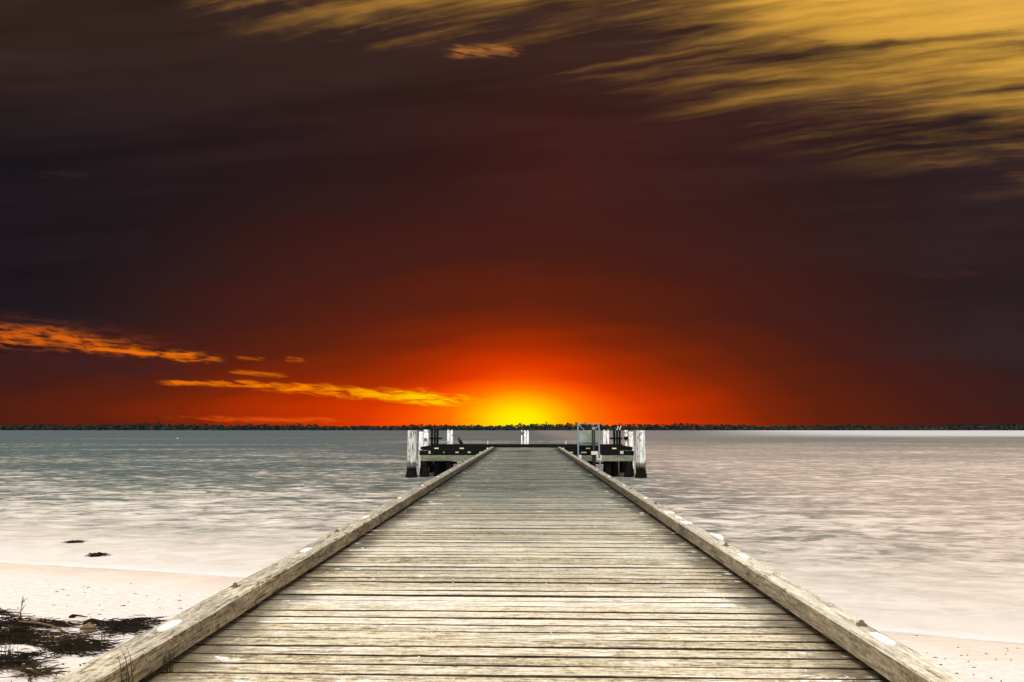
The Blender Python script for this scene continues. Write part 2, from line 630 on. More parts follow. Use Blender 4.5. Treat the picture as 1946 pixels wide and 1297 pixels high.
m, g, b, o = material('pale_beach_sand')
ge = g.node('ShaderNodeNewGeometry')
x, y, z = g.xyz(ge.outputs['Position'])
P = V(g, ge.outputs['Position'])
n1 = g.noise(P, 0.7, 5, 0.6)
n2 = g.noise(P, 9.0, 6, 0.65)
n3 = g.noise(P, 160.0, 3, 0.7)
dry = g.mix(n2.step(0.3, 0.7), lin((212, 201, 190)), lin((231, 223, 215)))
wet = g.mix(n1.step(0.3, 0.7), lin((220, 202, 186)), lin((229, 213, 198)))
sd_ = node_shore(g, x, y)
c = g.mix((sd_ + (n1 - 0.5) * 1.2).step(0.5, 2.6), wet, dry)
flecks = g.noise(g.vec(x * 5.0, y * 22.0, 1.0), 1.0, 4, 0.7, 0.2).step(0.765, 0.80)
c = g.mix(flecks * 0.75, c, lin((92, 76, 56)))
c = g.scale(c, n3.step(0.2, 0.8, 0.9, 1.08))
g.link(c, b.inputs['Base Color'])
g.put(b.inputs['Roughness'], (sd_ + (n1 - 0.5)).step(0.2, 2.0, 0.45, 0.95))
b.inputs['Specular IOR Level'].default_value = 0.15
bump(g, b, g.noise(P, 6.0, 3, 0.5), 1.0, 0.035)
M_SAND = m
tag(grid('sand_beach', axis_coords([(-3000, -200, 700), (-200, -40, 20), (-40, -12, 1.2), (-12, -2, 0.09), (-2, 14, 0.35), (14, 40, 1.2), (40, 200, 20), (200, 3000, 700)]),
         axis_coords([(-400, -20, 40), (-20, 3.5, 1.0), (3.5, 10.5, 0.09), (10.5, 24, 0.4), (24, 80, 4), (80, 400, 40), (400, 5000, 900)]), sand_z, M_SAND),
    'pale sand beach sloping down to the water under the jetty', kind='structure')

# ------------------------------------------------------------------ the water
m, g, b, o = material('bay_water')
ge = g.node('ShaderNodeNewGeometry')
x, y, z = g.xyz(ge.outputs['Position'])
s_ = node_shore(g, x, y) * -1.0                      # metres out from the shore line
lg = (s_.max(0.05) * 0.6 + 1.0)._m('LOGARITHM', math.e)      # 0 at shore .. ~6 at a kilometre
pat = g.noise(g.vec(x * 0.012, y * 0.034, 0.0), 1.0, 12, 0.76, 0.5)     # wind lanes down to ripples
pat2 = g.noise(g.vec(x * 0.016, y * 0.05, 4.0), 1.0, 6, 0.6, 0.5)
rip = g.noise(g.vec(x * 0.5 + y * 0.12, y * 0.95, 2.0), 1.0, 10, 0.72, 0.6)
rip2 = g.noise(g.vec(x * 1.6 - y * 0.3, y * 5.5, 6.0), 1.0, 5, 0.62, 0.5)
ridge = ((g.noise(g.vec(x * 0.45 - y * 0.15, y * 0.75, 11.0), 1.0, 6, 0.62, 0.6) - 0.5).abs()).step(0.0, 0.16, 1.0, 0.0)
depthn = s_.step(0.3, 14.0, 0.34, 1.05)
warm = (x - 2.0).step(0.0, 16.0) * y.step(30.0, 200.0, 1.0, 0.35)      # sandy, silt-laden water on that side
lgn = lg - warm * 0.7 + ((pat - 0.5) * 10.0 + (rip - 0.5) * 9.0 + (rip2 - 0.5) * 4.0 + (ridge - 0.3) * 1.6) * depthn  # light and dark of the ripples put into the water colour
cw = g.ramp(lgn / 6.5, [
    (0.0, lin((234, 226, 217))), (0.14, lin((225, 217, 206))), (0.26, lin((208, 199, 186))), (0.38, lin((182, 176, 164))),
    (0.50, lin((130, 132, 123))), (0.64, lin((90, 102, 97))), (0.80, lin((70, 85, 85))), (1.0, lin((78, 92, 96)))])
foam = (s_ + (rip - 0.5) * 0.5).step(0.1, 0.7, 1.0, 0.0)
cw = g.mix(foam * 0.7, cw, lin((244, 238, 232)))
cw = g.mix(warm * 0.38, cw, lin((222, 190, 172)))
# the calm pale patch far out on the right
calm = (y + (pat2 - 0.5) * 120.0).step(210, 330) * (x - y * 0.25).step(-20.0, 110.0)
cw = g.mix(calm * 0.85, cw, lin((206, 202, 200)))
g.t.nodes.remove(b)
dif = g.node('ShaderNodeBsdfDiffuse')
glo = g.node('ShaderNodeBsdfGlossy')
g.link(cw, dif.inputs['Color'])
glo.inputs['Roughness'].default_value = 0.22
mg = g.node('ShaderNodeMixShader')
mg.inputs[0].default_value = 0.2
g.link(dif.outputs[0], mg.inputs[1])
g.link(glo.outputs[0], mg.inputs[2])
amp = s_.step(0.0, 14.0, 0.15, 1.0)
bn = g.node('ShaderNodeBump')
bn.inputs['Strength'].default_value = 1.0
bn.inputs['Distance'].default_value = 0.16
w1 = g.noise(g.vec(x * 0.55 + y * 0.14, y * 1.0, 21.0), 1.0, 3, 0.55, 0.5)
w2 = g.noise(g.vec(x * 2.0 - y * 0.4, y * 3.6, 26.0), 1.0, 2, 0.5, 0.4)
g.link((w1 * 1.0 + w2 * 0.22) * amp, bn.inputs['Height'])
g.link(bn.outputs[0], dif.inputs['Normal'])
g.link(bn.outputs[0], glo.inputs['Normal'])
tr = g.node('ShaderNodeBsdfTransparent')
mx = g.node('ShaderNodeMixShader')
g.link((s_ + (rip - 0.5) * 0.5).step(-0.12, 0.22, 0.0, 1.0), mx.inputs[0])
g.link(tr.outputs[0], mx.inputs[1])
g.link(mg.outputs[0], mx.inputs[2])
g.link(mx.outputs[0], o.inputs['Surface'])
M_WATER = m
tag(grid('water', axis_coords([(-6000, -200, 1200), (-200, 200, 8), (200, 6000, 1200)]),
         axis_coords([(3, 80, 1.5), (80, 400, 16), (400, 9000, 1200)]), lambda x, y: 0.0, M_WATER), 'calm bay water with soft ripples', kind='structure')

# ------------------------------------------------------------------ far shore and its woods
m, g, b, o = material('mangrove_mud')
ge = g.node('ShaderNodeNewGeometry')
n = g.noise(V(g, ge.outputs['Position']), 0.2, 5, 0.6)
g.link(g.mix(n, lin((44, 42, 36)), lin((70, 64, 54))), b.inputs['Base Color'])
b.inputs['Roughness'].default_value = 0.95
tag(grid('far_shore', axis_coords([(-2600, 2600, 40)]), axis_coords([(826, 900, 8), (900, 2400, 250)]),
         lambda x, y: -0.6 + min(2.2, max(0, (y - 826) * 0.06)) + 0.25 * math.sin(x * 0.02), m), 'low dark far shore across the bay', kind='structure')

m, g, b, o = material('mangrove_leaves')
ge = g.node('ShaderNodeNewGeometry')
n = g.noise(V(g, ge.outputs['Position']), 0.16, 4, 0.6)
n5 = g.noise(V(g, ge.outputs['Position']), 1.3, 3, 0.6)
g.link(g.mix((n * 0.6 + n5 * 0.4).step(0.35, 0.65), lin((26, 30, 28)), lin((54, 58, 52))), b.inputs['Base Color'])
b.inputs['Roughness'].default_value = 0.9
b.inputs['Specular IOR Level'].default_value = 0.1
M_LEAF = m
r = random.Random(3)
mb = MB()
for row, (yy, hh, n) in enumerate(((836, 0.72, 560), (848, 0.88, 420), (866, 1.0, 380))):
    for i in range(n):
        cx = -1450 + 2900 * (i + r.random()) / n
        prof = 7.3 + 1.3 * math.sin(cx * 0.011 + 0.5) + 0.9 * math.sin(cx * 0.037) + 0.6 * math.sin(cx * 0.093 + 2)
        top = prof * hh * r.uniform(0.86, 1.06)
        if r.random() < 0.05 and row == 2:
            top *= r.uniform(1.1, 1.25)
        rad = r.uniform(3.4, 6.5)
        cy = yy + r.uniform(-4, 4)
        for k in range(66):
            u, v_ = r.uniform(0, 2 * math.pi), r.random()
            ht = top * (1 - 0.9 * v_ ** 1.15)
            spread = rad * math.sqrt(max(0.0, 1 - max(0.0, ht / top - 0.45) ** 2 / 0.3026)) * r.uniform(0.3, 1.0)
            p = Vector((cx + math.cos(u) * spread, cy + math.sin(u) * spread * 0.7, ht))
            sz = r.uniform(0.55, 1.2) * (1.25 if ht < top * 0.6 else 1.0)
            a = Vector((r.uniform(-1, 1), r.uniform(-1, 1), r.uniform(-0.6, 0.6))).normalized() * sz
            b2 = Vector((r.uniform(-1, 1), r.uniform(-0.5, 0.5), r.uniform(-1, 1))).normalized() * sz * 0.8
            mb.add([p - a, p + b2, p + a, p - b2], [(0, 1, 2, 3)])
for i in range(5200):                             # understorey down to the water's edge
    cx, cy = r.uniform(-1450, 1450), r.uniform(829, 858)
    p = Vector((cx, cy, r.uniform(0.2, 4.6)))
    a = Vector((r.uniform(1.2, 2.6), r.uniform(-0.6, 0.6), r.uniform(-0.5, 0.5)))
    b2 = Vector((r.uniform(-0.4, 0.4), r.uniform(-0.5, 0.5), r.uniform(0.9, 1.7)))
    mb.add([p - a, p + b2, p + a, p - b2], [(0, 1, 2, 3)])
tag(mb.build('mangrove_woods', M_LEAF), 'long low line of dark mangrove woods on the far shore', 'woods', kind='stuff')

# ------------------------------------------------------------------ the jetty
XL, XR = -2.25, 2.10            # inner faces of the kerbs
Y0, Y1, Y2 = 2.4, 47.2, 52.4    # approach start, head front, head back
jetty = root('jetty', (0, Y0, DECK), 'long weathered timber jetty running out from the sand to a T shaped head', 'jetty')
JO = Vector((0, Y0, DECK))


def part(mb, name, mat, smooth=False, parent=None):
    """builder in world coordinates -> child of the jetty"""
    par = parent or jetty
    org = JO if par is jetty else Vector(par['origin'])
    mb.v = [(a - org.x, b - org.y, c - org.z) for a, b, c in mb.v]
    return mb.build(name, mat, par, smooth)


PITCHP = 0.1805
pr = random.Random(21)


def plank_mesh(k):
    L = (XR - XL) + 0.46
    wd, th = PITCHP - 0.019, 0.05
    mb = MB()
    n = 6
    bow = pr.uniform(-0.004, 0.004)
    vs, fs = [], []
    x0 = XL - 0.23
    for i in range(n + 1):
        t = i / n
        xx = x0 + L * t
        e0 = -wd / 2 + pr.uniform(-0.0035, 0.0035)
        e1 = wd / 2 + pr.uniform(-0.0035, 0.0035)
        if pr.random() < 0.10:
            e0 += pr.uniform(0.0, 0.012)
        zz = 4 * bow * t * (1 - t) + pr.uniform(-0.0015, 0.0015)
        tw = pr.uniform(-0.0025, 0.0025)
        for yy, z_ in ((e0 + 0.004, -th), (e0, -0.007 + zz - tw), (e0 + 0.007, zz - tw), (e1 - 0.007, zz + tw), (e1, -0.007 + zz + tw), (e1 - 0.004, -th)):
            vs.append((xx, yy, z_))
    for i in range(n):
        for q in range(6):
            a, b_ = i * 6 + q, i * 6 + (q + 1) % 6
            fs.append((a, a + 6, b_ + 6, b_))
    fs.append(tuple(range(6)))
    fs.append(tuple(range(n * 6 + 5, n * 6 - 1, -1)))
    mb.add(vs, fs)
    me = bpy.data.meshes.new('plank')
    me.from_pydata(mb.v, [], mb.f)
    me.materials.append(M_PLANK)
    me.materials.append(M_PLANK_EDGE)
    for k_, pl in enumerate(me.polygons):          # gap shade and joint dirt painted dark: everything but the walked-on face
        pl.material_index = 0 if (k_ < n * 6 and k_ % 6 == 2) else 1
    return me


pms = [plank_mesh(k) for k in range(24)]
npl = int((Y1 - 0.12 - Y0) / PITCHP)
for i in range(npl):
    yy = Y0 + PITCHP * (i + 0.5)
    dz = pr.uniform(-0.004, 0.002)
    if i in (231, 232):
        dz -= 0.022
    o = place('plank', pr.choice(pms), jetty, (pr.uniform(-0.03, 0.03), yy - Y0 + pr.uniform(-0.002, 0.002), dz),
              R(-0.35) + R(pr.uniform(-0.06, 0.06)))
# nail heads in rows over the joists
mb = MB()
for i in range(npl):
    yy = Y0 + PITCHP * (i + 0.5)
    if yy > 13:
        break
    for xx in (-1.55, -0.72, 0.19, 1.05, 1.75):
        for e in (-0.045, 0.045):
            if pr.random() < 0.3:
                px, py = xx + pr.uniform(-0.025, 0.025), yy + e + pr.uniform(-0.012, 0.012) - math.tan(R(0.35)) * xx
                rd = pr.uniform(0.005, 0.0085)
                mb.tube([(px, py, DECK - 0.004), (px, py, DECK + 0.003)], rd, 6)
tag(part(mb, 'nail_heads', M_NAIL), kind='stuff')

# kerbs: timber lengths on packing blocks
GAP, KH = 0.045, 0.195
KBOT, KTOP = DECK + GAP, DECK + KH


def kerb_len(x0, x1, y0, y1):
    mb = MB()
    n = max(4, int((y1 - y0) / 0.45))
    vs, fs = [], []
    c = 0.013
    for i in range(n + 1):
        yy = y0 + (y1 - y0) * i / n
        j = lambda a=0.002: pr.uniform(-a, a)
        prof = [(x0 + j(), KBOT), (x1 + j(), KBOT), (x1 + j(), KTOP - c + j()), (x1 - c + j(0.006), KTOP + j()), (x0 + c + j(0.006), KTOP + j()), (x0 + j(), KTOP - c + j())]
        vs += [(a, yy, b_) for a, b_ in prof]
    for i in range(n):
        for q in range(6):
            a, b_ = i * 6 + q, i * 6 + (q + 1) % 6
            fs.append((a, b_, b_ + 6, a + 6))
    fs.append(tuple(range(5, -1, -1)))
    fs.append(tuple(range(n * 6, n * 6 + 6)))
    mb.add(vs, fs)
    o = part(mb, 'kerb_timber', M_KERB)
    o.data.materials.append(M_KERB_TOP)               # paler copy: worn arrises, light from above painted on the top
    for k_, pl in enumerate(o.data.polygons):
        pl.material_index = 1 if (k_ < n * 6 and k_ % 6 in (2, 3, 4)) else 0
    o['origin'] = list(JO)
    return o


def bolt(mbs, x, y, rz):
    """square washer, hexagon head and nut end"""
    mb = MB()
    mb.box((x, y, KTOP + 0.004), (0.064, 0.065, 0.006), rz)
    mb.tube([(x, y, KTOP + 0.007), (x, y, KTOP + 0.028)], [0.018, 0.017], 6)
    mb.tube([(x, y, KTOP + 0.028), (x, y, KTOP + 0.034)], [0.011, 0.010], 8)
    return mb


def marker(x, y, wx, wy):
    """oval white pad"""
    n = 12
    mb = MB()
    ring = []
    for k in range(n):
        t = 2 * math.pi * k / n
        cx = math.copysign(abs(math.cos(t)) ** 0.6, math.cos(t)) * wx / 2 * pr.uniform(0.93, 1.05)
        cy = math.copysign(abs(math.sin(t)) ** 0.6, math.sin(t)) * wy / 2 * pr.uniform(0.93, 1.05)
        ring.append((x + cx, y + cy))
    vs = [(a, b_, KTOP - 0.006) for a, b_ in ring] + [(a, b_, KTOP + 0.007) for a, b_ in ring]
    fs = [(k, (k + 1) % n, n + (k + 1) % n, n + k) for k in range(n)] + [tuple(range(n, 2 * n))]
    return mb.add(vs, fs)


sides = {
    'L': (XL - 0.225, XL, [Y0, 12.1, 22.5, 33.0, 43.0, Y1 - 0.02], [5.8, 8.8, 12.8, 15.7, 18.8, 21.9, 25.0, 28.1, 31.2, 34.3, 37.4, 40.5, 43.6, 46.4],
          [(4.68, 0.30), (7.5, 0.30), (10.25, 0.28), (12.95, 0.3), (15.7, 0.25), (18.5, 0.3), (21.4, .25), (24.2, .25), (27.0, .25), (30, .25), (33, .25), (36, .25), (39, .25), (42, .25), (45, .25)]),
    'R': (XR, XR + 0.19, [Y0, 11.5, 22.0, 31.0, 40.0, Y1 - 0.02], [4.79, 7.88, 12.05, 14.97, 18.1, 21.5, 24.6, 27.7, 30.8, 33.9, 37, 40.1, 43.2, 46.0],
          [(4.5, 0.30), (7.25, 0.30), (10.25, 0.26), (13.05, 0.3), (15.9, .25), (18.7, .3), (21.9, .25), (24.9, .25), (28, .25), (31.1, .25), (34.2, .25), (37, .25), (40, .25), (43, .25)]),
}
for side, (x0, x1, cuts, bolts, marks) in sides.items():
    lens = []
    for a, b_ in zip(cuts[:-1], cuts[1:]):
        lens.append((a, b_, kerb_len(x0, x1, a + 0.006, b_ - 0.006)))
    xm = (x0 + x1) / 2
    for yb in bolts:
        par = [k for a, b_, k in lens if a <= yb <= b_][0]
        off = 0.02 if side == 'R' else -0.05
        part(bolt(None, xm + off + pr.uniform(-0.01, 0.01), yb, pr.uniform(-0.3, 0.3)), 'bolt', M_BOLT, parent=par)
    for ym, ln in marks:
        par = [k for a, b_, k in lens if a <= ym <= b_][0]
        part(marker(xm + (0.01 if side == 'R' else -0.01), ym, 0.088 if ym < 11 else 0.07, ln * (0.8 if ym < 11 else 0.6)), 'marker_pad', M_WHITE, parent=par)
    yy = Y0 + 0.35
    while yy < Y1 - 0.2:
        mb = MB()
        mb.box((xm, yy, DECK + GAP / 2 + 0.001), (x1 - x0 - 0.03, 0.16, GAP - 0.004))
        part(mb, 'packing_block', M_PLANK_EDGE)
        yy += 1.55
# pale scraps painted on the right kerb beside the square pad
for ym in (10.85, 9.72):
    par = [o for o in jetty.children if o.name.startswith('kerb_timber')][5]
    part(marker(XR + 0.095, ym, 0.15, 0.22), 'marker_pad', M_WHITE, parent=par)

# underneath: joists, crossheads, piles
for xx in (-2.2, -1.3, -0.4, 0.5, 1.35, 2.15):
    mb = MB()
    mb.box((xx, (Y0 + Y1) / 2 - 0.05, DECK - 0.05 - 0.004 - 0.135), (0.14, Y1 - Y0 - 0.1, 0.27))
    part(mb, 'joist', M_DARK)
yy = 6.0
while yy < Y1 - 2:
    mb = MB()
    mb.box((-0.07, yy, DECK - 0.327 - 0.15), (5.0, 0.28, 0.30), 0, 0.02)
    part(mb, 'crosshead', M_DARK)
    for xx in (-1.9, 1.76):
        mb = MB()
        zb = sand_z(xx, yy, False) - 0.6
        n = 9
        pts = [(xx, yy, zb), (xx, yy, DECK - 0.63)]
        mb.tube(pts, [0.19, 0.17], 12)
        part(mb, 'pile', M_PILE_DARK, True)
    yy += 5.1

# pile head standing proud outside the right kerb
mb = MB()
pc = Vector((XR + 0.19 + 0.17, 9.8, 0))
mb.tube([(pc.x, pc.y, -0.2), (pc.x, pc.y, DECK - 0.075)], [0.21, 0.2], 16)
part(mb, 'pile', M_STICK, True)
mb = MB()
prof = [(0.20, DECK - 0.072), (0.25, DECK - 0.05), (0.26, DECK - 0.005), (0.235, DECK + 0.02), (0.12, DECK + 0.04), (0.02, DECK + 0.045)]
mb.tube([(pc.x, pc.y, z_) for _, z_ in prof], [q for q, _ in prof], 16)
tag(part(mb, 'pile_cap', M_WHITE, True), 'rounded white cap of the pile outside the kerb')

# head of the jetty
HX0, HX1 = -7.35, 7.25
mb = MB()
mw = MB()
xx = HX0 + 0.1
while xx < HX1 - 0.1:
    (mb if XL - 0.1 < xx < XR else mw).box((xx + 0.095, (Y1 + Y2) / 2, DECK - 0.028 + pr.uniform(-0.004, 0.003)), (0.178, Y2 - Y1 - 0.03, 0.05))
    xx += 0.19
HD = part(mb, 'head_decking', M_PLANK)
tag(HD, kind='stuff')
tag(part(mw, 'head_decking', M_DARK), kind='stuff')


def head_beam(name, x0, x1, y, z0, z1, th, mat=M_DARK):
    mb = MB()
    mb.box(((x0 + x1) / 2, y, (z0 + z1) / 2), (x1 - x0, th, z1 - z0), 0, 0.012)
    return part(mb, name, mat)


HKT = DECK + 0.20
head_beam('head_kerb', HX0 + 0.18, XL - 0.24, Y1 + 0.11, DECK + 0.03, HKT, 0.2)
head_beam('head_kerb', XR + 0.2, HX1 - 0.05, Y1 + 0.11, DECK + 0.03, HKT, 0.2)
head_beam('head_kerb', HX0 + 0.05, HX1 - 0.05, Y2 - 0.12, DECK + 0.01, HKT + 0.06, 0.22)
for xx in (HX0 + 0.1, HX1 - 0.1):
    mb = MB()
    mb.box((xx, (Y1 + Y2) / 2, DECK + 0.1), (0.18, Y2 - Y1 - 0.5, 0.16), 0, 0.012)
    part(mb, 'head_kerb', M_DARK)
head_beam('fascia', HX0, HX1, Y1 - 0.07, DECK - 0.37, DECK - 0.065, 0.13)
head_beam('fascia', HX0, HX1, Y2 + 0.07, DECK - 0.37, DECK - 0.065, 0.13)
head_beam('crosshead', HX0 + 0.1, HX1 - 0.05, Y1 - 0.02, DECK - 0.76, DECK - 0.375, 0.26, M_CROSS)
head_beam('crosshead', HX0 + 0.1, HX1 - 0.05, Y2 - 0.6, DECK - 0.76, DECK - 0.375, 0.26, M_CROSS)
for xx in (-6.6, -4.6, -2.6, 2.4, 4.4, 6.4):
    mb = MB()
    mb.box((xx, (Y1 + Y2) / 2, DECK - 0.2), (0.2, Y2 - Y1 - 0.4, 0.27))
    part(mb, 'joist', M_DARK)


def fouled_pile(x, y, r, top, name='pile', parent=True, lean=0.0, n=16, mat=M_PILE_DARK):
    zs = [-1.6, -0.25, 0.05, 0.25, 0.5, 0.8, 1.1, top]
    rs = [1.25, 1.28, 1.25, 1.16, 1.08, 1.0, 0.97, 0.94]
    zs = [z_ for z_ in zs if z_ < top] + [top]
    rs = rs[:len(zs) - 1] + [0.94]
    mb = MB()
    mb.tube([(x + lean * (z_ / 2), y, z_) for z_ in zs], [r * q for q in rs], n)
    cx = [x + lean * (z_ / 2) for z_ in zs]
    for i in range(len(zs)):
        for k in range(n):
            vx, vy, vz = mb.v[i * n + k]
            j = 1 + pr.uniform(-1, 1) * (0.10 if 0 <= vz <= 0.9 else 0.02)
            mb.v[i * n + k] = (cx[i] + (vx - cx[i]) * j, y + (vy - y) * j, vz)
    return mb


HW = DECK - 0.765
for px, d, r_ in ((808, 47.3, .27), (835, 48.0, .25), (856, 47.4, .25), (884, 50.5, .22), (1150, 47.6, .25), (1163, 48.6, .24), (1191, 47.3, .27), (1118, 50.5, .22), (1090, 51, .2)):
    xx = (px - 1001) / 1297.0 * d
    part(fouled_pile(xx, d, r_, HW, lean=pr.uniform(-0.05, 0.05)), 'pile', M_PILE_DARK, True)
for px, d in ((820, 51.8), (846, 51.8), (1156, 51.8), (1180, 51.8), (930, 51.8), (1060, 51.8), (985, 51.8)):
    xx = (px - 1001) / 1297.0 * d
    part(fouled_pile(xx, d, .19, HW), 'pile', M_PILE_DARK, True)
mb = MB()
mb.bar((HX0 + 0.6, 51.4, 0.72), (-5.2, 51.4, 0.74), 0.16, 0.16)
part(mb, 'brace', M_DARK)
mb = MB()
mb.bar((HX1 - 0.5, 51.4, 0.75), (5.0, 51.4, 0.72), 0.16, 0.16)
part(mb, 'brace', M_DARK)
mb = MB()
mb.bar((-5.0, 47.9, -0.2), (-7.0, 48.0, 0.95), 0.12, 0.22)
part(mb, 'brace', M_DARK)
# reflectors on the kerb, pale plates on the fascia
for px in (829.5, 877.6, 928.5, 1068, 1117.6, 1167.3):
    p = at_y(px, 852, Y1)
    mb = MB()
    mb.box((p.x, Y1 + 0.002, DECK + 0.095), (0.29, 0.014, 0.075))
    part(mb, 'reflector', M_REFL)
for px, wd, hz in ((817, .13, .19), (844, .05, .1), (869, .22, .09), (892, .2, .09), (914.5, .25, .09), (1084.5, .3, .07), (1109, .38, .08), (1181, .23, .2)):
    p = at_y(px, 857, Y1)
    mb = MB()
    mb.box((p.x, Y1 - 0.143, DECK - 0.17), (wd, 0.014, hz))
    part(mb, 'fascia_plate', M_PLATE)
# short white stubs on the back kerb
for px in (927.5, 1074):
    xx = (px - 1001) / 1297.0 * Y2
    mb = MB()
    mb.tube([(xx, Y2 - 0.1, HKT + 0.02), (xx, Y2 - 0.1, HKT + 0.3)], 0.036, 8)
    part(mb, 'kerb_stub', M_WHITE)


# ------------------------------------------------------------------ fender piles round the head
GRP = 'white mooring piles round the jetty head'
TOPZ = EYE - 5.2 / 1297 * 47


def mooring(px, d, r, label, slot=False, mat=M_PILE_SIDE, top=TOPZ, front=False, name='mooring_pile', group=GRP):
    xx = (px - 1001) / 1297.0 * d
    rt = root(name, (xx, d, 0), label, 'pile', group)
    if slot:
        for s in (-1, 1):
            mb = fouled_pile(s * r * 0.53, 0, r * 0.46, top - r * 0.3, n=12)
            mb.tube([(s * r * 0.53, 0, top - r * 0.32), (s * r * 0.50, 0, top - r * 0.08), (s * r * 0.42, 0, top)], [r * 0.44, r * 0.36, r * 0.2], 12)
            mb.build('post', mat, rt, True)
        mb = MB()
        mb.box((0, 0.06, DECK + 0.2), (0.07, 0.10, 0.9))
        mb.build('spacer', M_DARK, rt)
    else:
        mb = fouled_pile(0, 0, r, top, n=10 if front else 14)
        mb.build('post', mat, rt, not front)
        for k in range(3):
            a = R(200 + k * 62 + pr.uniform(-10, 10))
            b_ = MB()
            b_.tube([(math.cos(a) * r * 0.86, math.sin(a) * r * 0.86, top - 0.16), (math.cos(a) * r * 1.04, math.sin(a) * r * 1.04, top - 0.16)], 0.028, 6)
            b_.build('bolt_head', M_BOLT, rt)
    if front:
        mb = MB()
        mb.box((0.03, -r - 0.015, (top + 0.62) / 2), (r * 0.95, 0.15, top - 0.64), 0, 0.03)
        mb.build('rubbing_timber', mat, rt)
    return rt


mooring(784.5, 46.7, .325, 'thick white painted pile at the front corner of the jetty head nearest the bird', front=True, mat=M_PILE_FRONT)
mooring(1213.5, 46.7, .325, 'thick flaking white pile at the front corner of the head nearest the sign frame', front=True, mat=M_PILE_FRONT)
mooring(801.5, 49.4, .17, 'slim white pile close behind the thick corner pile nearest the bird', top=TOPZ - 0.1)
p3 = mooring(811, 51.2, .2, 'white pile with a dark rusty patch halfway up, beside the dark timber posts', top=TOPZ + .03)
mb = MB()
mb.tube([(-0.02, -0.185, DECK + 0.62), (-0.02, -0.215, DECK + 0.62)], [0.13, 0.11], 9)
mb.build('rust_patch', M_BOLT, p3)
mooring(856, 52.9, .235, 'split white pile with dark slot, behind the back kerb beside the perched bird', slot=True)
mooring(999.7, 52.9, .205, 'split white pile with dark slot, alone mid-kerb beside the thin pole', slot=True, top=TOPZ - 0.03)
mooring(1149.6, 52.9, .245, 'split white pile with dark slot, behind the back kerb next to the steel sign frame', slot=True)
p4 = mooring(1187, 51.6, .12, 'thin grey white pile with a dark notch, between the dark posts and the white piles', top=TOPZ)
mb = MB()
mb.box((-0.02, -0.1, DECK + 0.72), (0.3, 0.14, 0.24))
mb.build('notch_block', M_DARK, p4)
mooring(1196, 49.4, .175, 'white pile close behind the thick flaking corner pile, sign frame side', top=TOPZ - 0.1)


def dark_posts(px, d, label, sgn):
    xx = (px - 1001) / 1297.0 * d
    rt = root('timber_dolphin', (xx, d, 0), label, 'mooring post', 'dark timber post groups on the back edge of the head')
    for ox, wd in ((-0.22, 0.15), (0.0, 0.14), (0.2, 0.16)):
        mb = MB()
        mb.box((ox, pr.uniform(-0.05, 0.05), (TOPZ - 1.2) / 2), (wd, 0.2, TOPZ + 1.2), 0, 0.015)
        mb.build('post', M_DARK, rt)
    mb = MB()
    mb.box((0.1 * sgn, -0.19, DECK + 0.68), (0.95, 0.12, 0.13))
    mb.build('crossbar', M_DARK, rt)
    mb = MB()
    for ox in (-0.11, 0.1):
        mb.bar((ox, -0.06, TOPZ - 0.5), (ox, -0.06, TOPZ - 0.2), 0.05, 0.05)
    mb.build('steel_strap', M_STEEL, rt)
    return rt


dark_posts(827.5, 52.9, 'three dark timber posts with a crossbar on the perched bird side', 1)
dk = dark_posts(1170, 52.9, 'three dark timber posts with a crossbar and two slanted white rods on top', -1)
for ox in (-0.02, 0.17):
    mb = MB()
    mb.bar((ox, 0, TOPZ - 0.06), (ox + 0.14, 0, TOPZ + 0.3), 0.05, 0.05)
    mb.build('white_rod', M_WHITE, dk)

# thin pole by the centre pile
xx = (991.3 - 1001) / 1297.0 * 53.0
pole = root('channel_pole', (xx, 53.0, 0), 'thin white pole with green band and red tip beside the middle split pile', 'pole')
mb = MB(); mb.tube([(0, 0, -1.2), (0, 0, 2.78)], 0.042, 8); mb.build('white_shaft', M_WHITE, pole, True)
mb = MB(); mb.tube([(0, 0, 2.785), (0, 0, 2.96)], [0.05, 0.045], 8); mb.build('green_band', M_GREEN, pole, True)
mb = MB(); mb.tube([(0, 0, 2.965), (0, 0, 3.14)], 0.034, 8); mb.build('white_collar', M_WHITE, pole, True)
mb = MB(); mb.tube([(0, 0, 3.145), (0, 0, 3.85)], [0.028, 0.014], 6); mb.build('red_tip', M_RED, pole, True)

# ------------------------------------------------------------------ sign frame on the head
SY = 46.85
def sx_(px): return (px - 1001) / 1297.0 * SY
def sz_(py): return EYE + (812.8 - py) / 1297.0 * SY
sign = root('sign_frame', (sx_(1117), SY, DECK), 'blue grey steel frame with the back of a pale sign panel on the jetty head', 'sign')
def spart(mb, name, mat, smooth=False):
    mb.v = [(a - sx_(1117), b_ - SY, c - DECK) for a, b_, c in mb.v]
    return mb.build(name, mat, sign, smooth)
zb = DECK - 0.55
for px in (1097, 1136.2):
    mb = MB(); mb.bar((sx_(px), SY, zb), (sx_(px), SY, sz_(806.5)), 0.10, 0.08); spart(mb, 'frame_post', M_STEEL)
mb = MB(); mb.bar((sx_(1095.6), SY, sz_(805.6)), (sx_(1137.6), SY, sz_(805.6)), 0.07, 0.05); spart(mb, 'top_rail', M_STEEL)
mb = MB(); mb.bar((sx_(1099), SY - 0.01, sz_(841.5)), (sx_(1134.5), SY - 0.01, sz_(841.5)), 0.05, 0.05); spart(mb, 'bottom_rail', M_BLACK)
mb = MB(); mb.bar((sx_(1099), SY - 0.07, sz_(808.5)), (sx_(1118), SY - 0.07, sz_(826)), 0.04, 0.05); spart(mb, 'brace', M_STEEL)
mb = MB(); mb.bar((sx_(1136), SY - 0.115, sz_(808)), (sx_(1100.5), SY - 0.115, sz_(845)), 0.04, 0.06); spart(mb, 'brace', M_STEEL)
